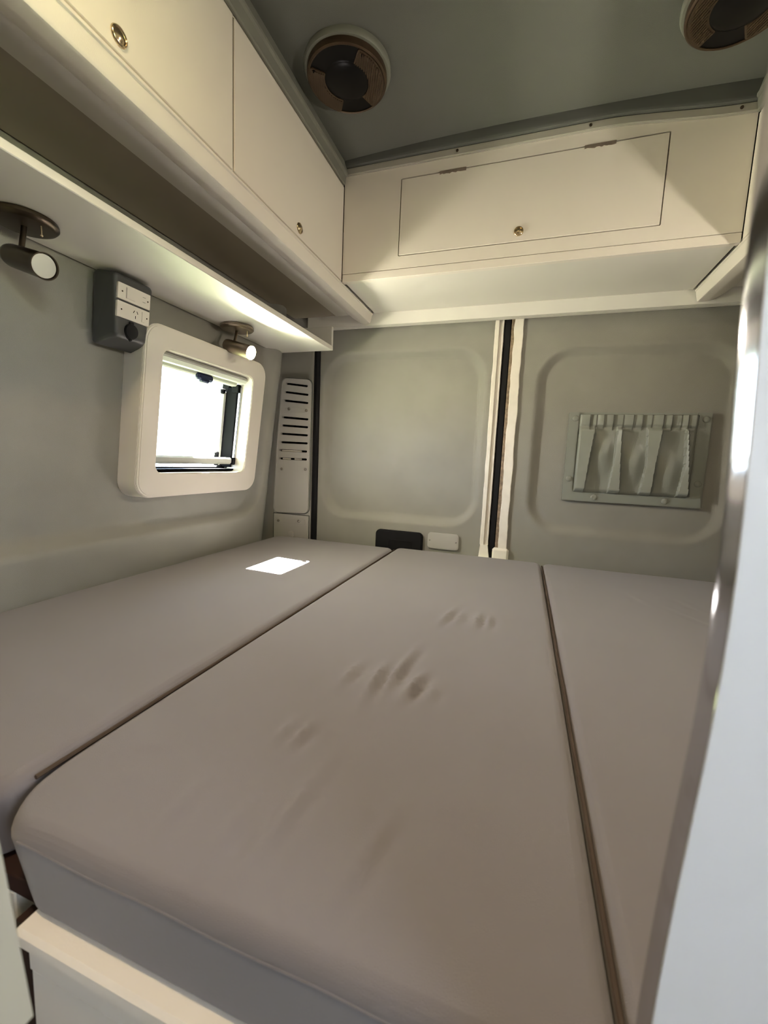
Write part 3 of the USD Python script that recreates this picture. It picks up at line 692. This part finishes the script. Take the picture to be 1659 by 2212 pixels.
# ------------------------------------------------------------------ round ceiling lights
def ceiling_light(cx, cy, label):
    zt = 1.004 + 0.018 * (1 - ((cx + 0.09) / 0.62) ** 2) + 0.004
    t = thing('ceiling_light', label, 'ceiling light', (cx, cy, zt))
    dn = (0, 0, -1)
    at = (cx, cy, zt)
    obj('mounting_ring', lathe([(0, 0), (0.113, 0), (0.114, 0.010), (0.110, 0.016), (0.100, 0.017), (0, 0.017)], at, dn, 72), 'ring', t, smooth=40)
    obj('bezel', lathe([(0.098, 0.015), (0.104, 0.016), (0.1045, 0.024), (0.1035, 0.031), (0.1000, 0.0335), (0.097, 0.032), (0.097, 0.015)], at, dn, 72), 'bronze', t, smooth=40)
    zl = zt - 0.0315
    obj('lens', lathe([(0, 0.020), (0.0975, 0.020), (0.0975, 0.030), (0.06, 0.0308), (0.056, 0.0335), (0.048, 0.0365), (0.03, 0.0395), (0.012, 0.0405), (0, 0.0405)], at, dn, 72), 'lens', t, 'dark smoked lens', smooth=40)
    for a0, a1, r0, r1 in ((-50, 67, 0.052, 0.096), (123, 220, 0.058, 0.0965)):
        aa = np.radians(np.linspace(a0, a1, 30))
        sec = Polygon([(r1 * math.cos(a), r1 * math.sin(a)) for a in aa] + [(r0 * math.cos(a), r0 * math.sin(a)) for a in aa[::-1]]).buffer(-0.004).buffer(0.004)
        plt_ = plate(sec, 'z', zl - 0.0018, 0.004)
        ribs = []
        u = np.array([math.cos(math.radians(-63)), math.sin(math.radians(-63))]); nrm = np.array([-u[1], u[0]])
        for k in range(-17, 18):
            o = nrm * k * 0.0056
            ln = LineString([o - u * 0.12, o + u * 0.12]).buffer(0.0013).intersection(sec.buffer(-0.004))
            if ln.is_empty:
                continue
            ribs.append(plate(ln, 'z', zl - 0.0042, 0.003))
        g = cat_(plt_, *ribs); g.apply_translation((cx, cy, 0))
        vg = obj('vent_grille', g, 'bronze', t, 'ribbed bronze vent grille', smooth=30)
        a = math.radians(a0 + 9 if a0 < 0 else a1 - 4)
        obj('screw', lathe([(0, 0), (0.0042, 0), (0.0042, 0.0008), (0, 0.0008)], (cx + 0.087 * math.cos(a), cy + 0.087 * math.sin(a), zl - 0.002), dn, 16), 'hole', vg)
    return t
ceiling_light(-0.521, 1.113, 'round bronze and black ceiling light near the left cabinets')
ceiling_light(0.360, 1.170, 'round bronze and black ceiling light by the partition, cut off by the frame')

# ------------------------------------------------------------------ partition close on the right
pt = thing('partition_panel', 'white partition panel with a shiny metal edge, close up on the right', 'partition', (0.5, 0.21, FL))
def bow(z):
    return 0.0765 + 0.0075 * np.exp(-((z + 0.06) / 0.13) ** 2)
zp = np.unique(np.r_[ls(FL, -0.5, 0.1), ls(-0.5, 0.4, 0.02), ls(0.4, CEIL + 0.02, 0.08)])
prof = []
def swept(profile):
    V, F = [], []
    n = len(profile)
    for z in zp:
        V += [(p[0] + bow(z), p[1], z) for p in profile]
    for i in range(len(zp) - 1):
        for j in range(n):
            k = (j + 1) % n
            F += [(i * n + j, i * n + k, (i + 1) * n + k), (i * n + j, (i + 1) * n + k, (i + 1) * n + j)]
    for j in range(1, n - 1):
        F += [(0, j + 1, j), ((len(zp) - 1) * n, (len(zp) - 1) * n + j, (len(zp) - 1) * n + j + 1)]
    m = trimesh.Trimesh(V, F, process=False); m.fix_normals(); return m
al = [(0.0, 0.1998), (-0.00085, 0.2030), (-0.00165, 0.2060), (-0.00220, 0.2085), (-0.00235, 0.2098), (-0.0016, 0.2106), (0.0, 0.2108), (0.018, 0.2108), (0.018, 0.2100), (0.003, 0.2100), (0.003, 0.1998)]
obj('metal_edge', swept(al), 'alu', pt, 'shiny aluminium edge strip', smooth=11)
obj('board', cat_(swept([(0.0004, 0.1992), (0.60, 0.1992), (0.60, 0.2099), (0.0031, 0.2099), (0.0031, 0.19975), (0.0004, 0.19975)]), bx(0.66, 0.90, 0.1997, 0.2099, FL, 0.60, 0)), 'panel', pt, smooth=20)

# ------------------------------------------------------------------ galley unit close on the left
gu = thing('kitchen_unit', 'white kitchen unit close up in the lower left corner', 'kitchen unit', (-0.6, -0.4, FL))
obj('carcass', bx(-1.08, -0.264, -0.95, 0.112, FL + 0.06, -0.132, 0.002), 'white', gu)
obj('worktop', bx(-1.08, -0.262, -0.96, 0.118, -0.13, -0.10, 0.004), 'worktop', gu)
obj('drawer_front', hull([(-0.262, y, z) for y in (-0.4, 0.117) for z in (-0.132, -0.291)] + [(-0.243, y, -0.134) for y in (-0.4, 0.117)] + [(-0.2155, y, -0.289) for y in (-0.4, 0.117)] + [(-0.217, y, -0.291) for y in (-0.4, 0.117)]), 'unit', gu)
obj('drawer_front', bx(-0.242, -0.222, -0.40, 0.117, -0.70, -0.297, 0.002), 'unit', gu)

# lamp over the galley behind the eye, and an unseen canopy added outside to narrow the sun patch
gl = thing('galley_light', 'small warm round downlight in the ceiling over the kitchen unit', 'ceiling light', (-0.28, 0.03, 1.005))
obj('housing', lathe([(0, 0), (0.075, 0), (0.076, 0.012), (0.066, 0.018), (0.062, 0.012), (0, 0.011)], (-0.28, 0.03, 1.016), (0, 0, -1), 48), 'ring', gl, smooth=40)
dl = UsdLux.DiskLight.Define(stage, str(gl.GetPath()) + '/glow')
dl.CreateRadiusAttr(0.058); dl.CreateIntensityAttr(GALLEY); dl.CreateColorAttr(Gf.Vec3f(1.0, 0.75, 0.44))
dl.AddTranslateOp().Set(Gf.Vec3d(0, 0, -0.016))
blocker = thing('sun_blocker', 'unseen grey canopy added outside the left wall to narrow the sun patch', 'sun_blocker', (-1.4, 0.1, 0.95))
obj('canopy', hull([(-1.30, -1.2, 0.98), (-1.30, 1.235, 0.98), (-1.30, -1.2, 0.985), (-1.30, 1.235, 0.985), (-2.5, -1.2, 0.80), (-2.5, 1.30, 0.80), (-2.5, -1.2, 0.805), (-2.5, 1.30, 0.805)]), 'blocker_grey', blocker)
obj('case', bx(-1.34, -1.21, -1.25, 1.28, 0.95, 1.06, 0.01), 'shell', blocker)
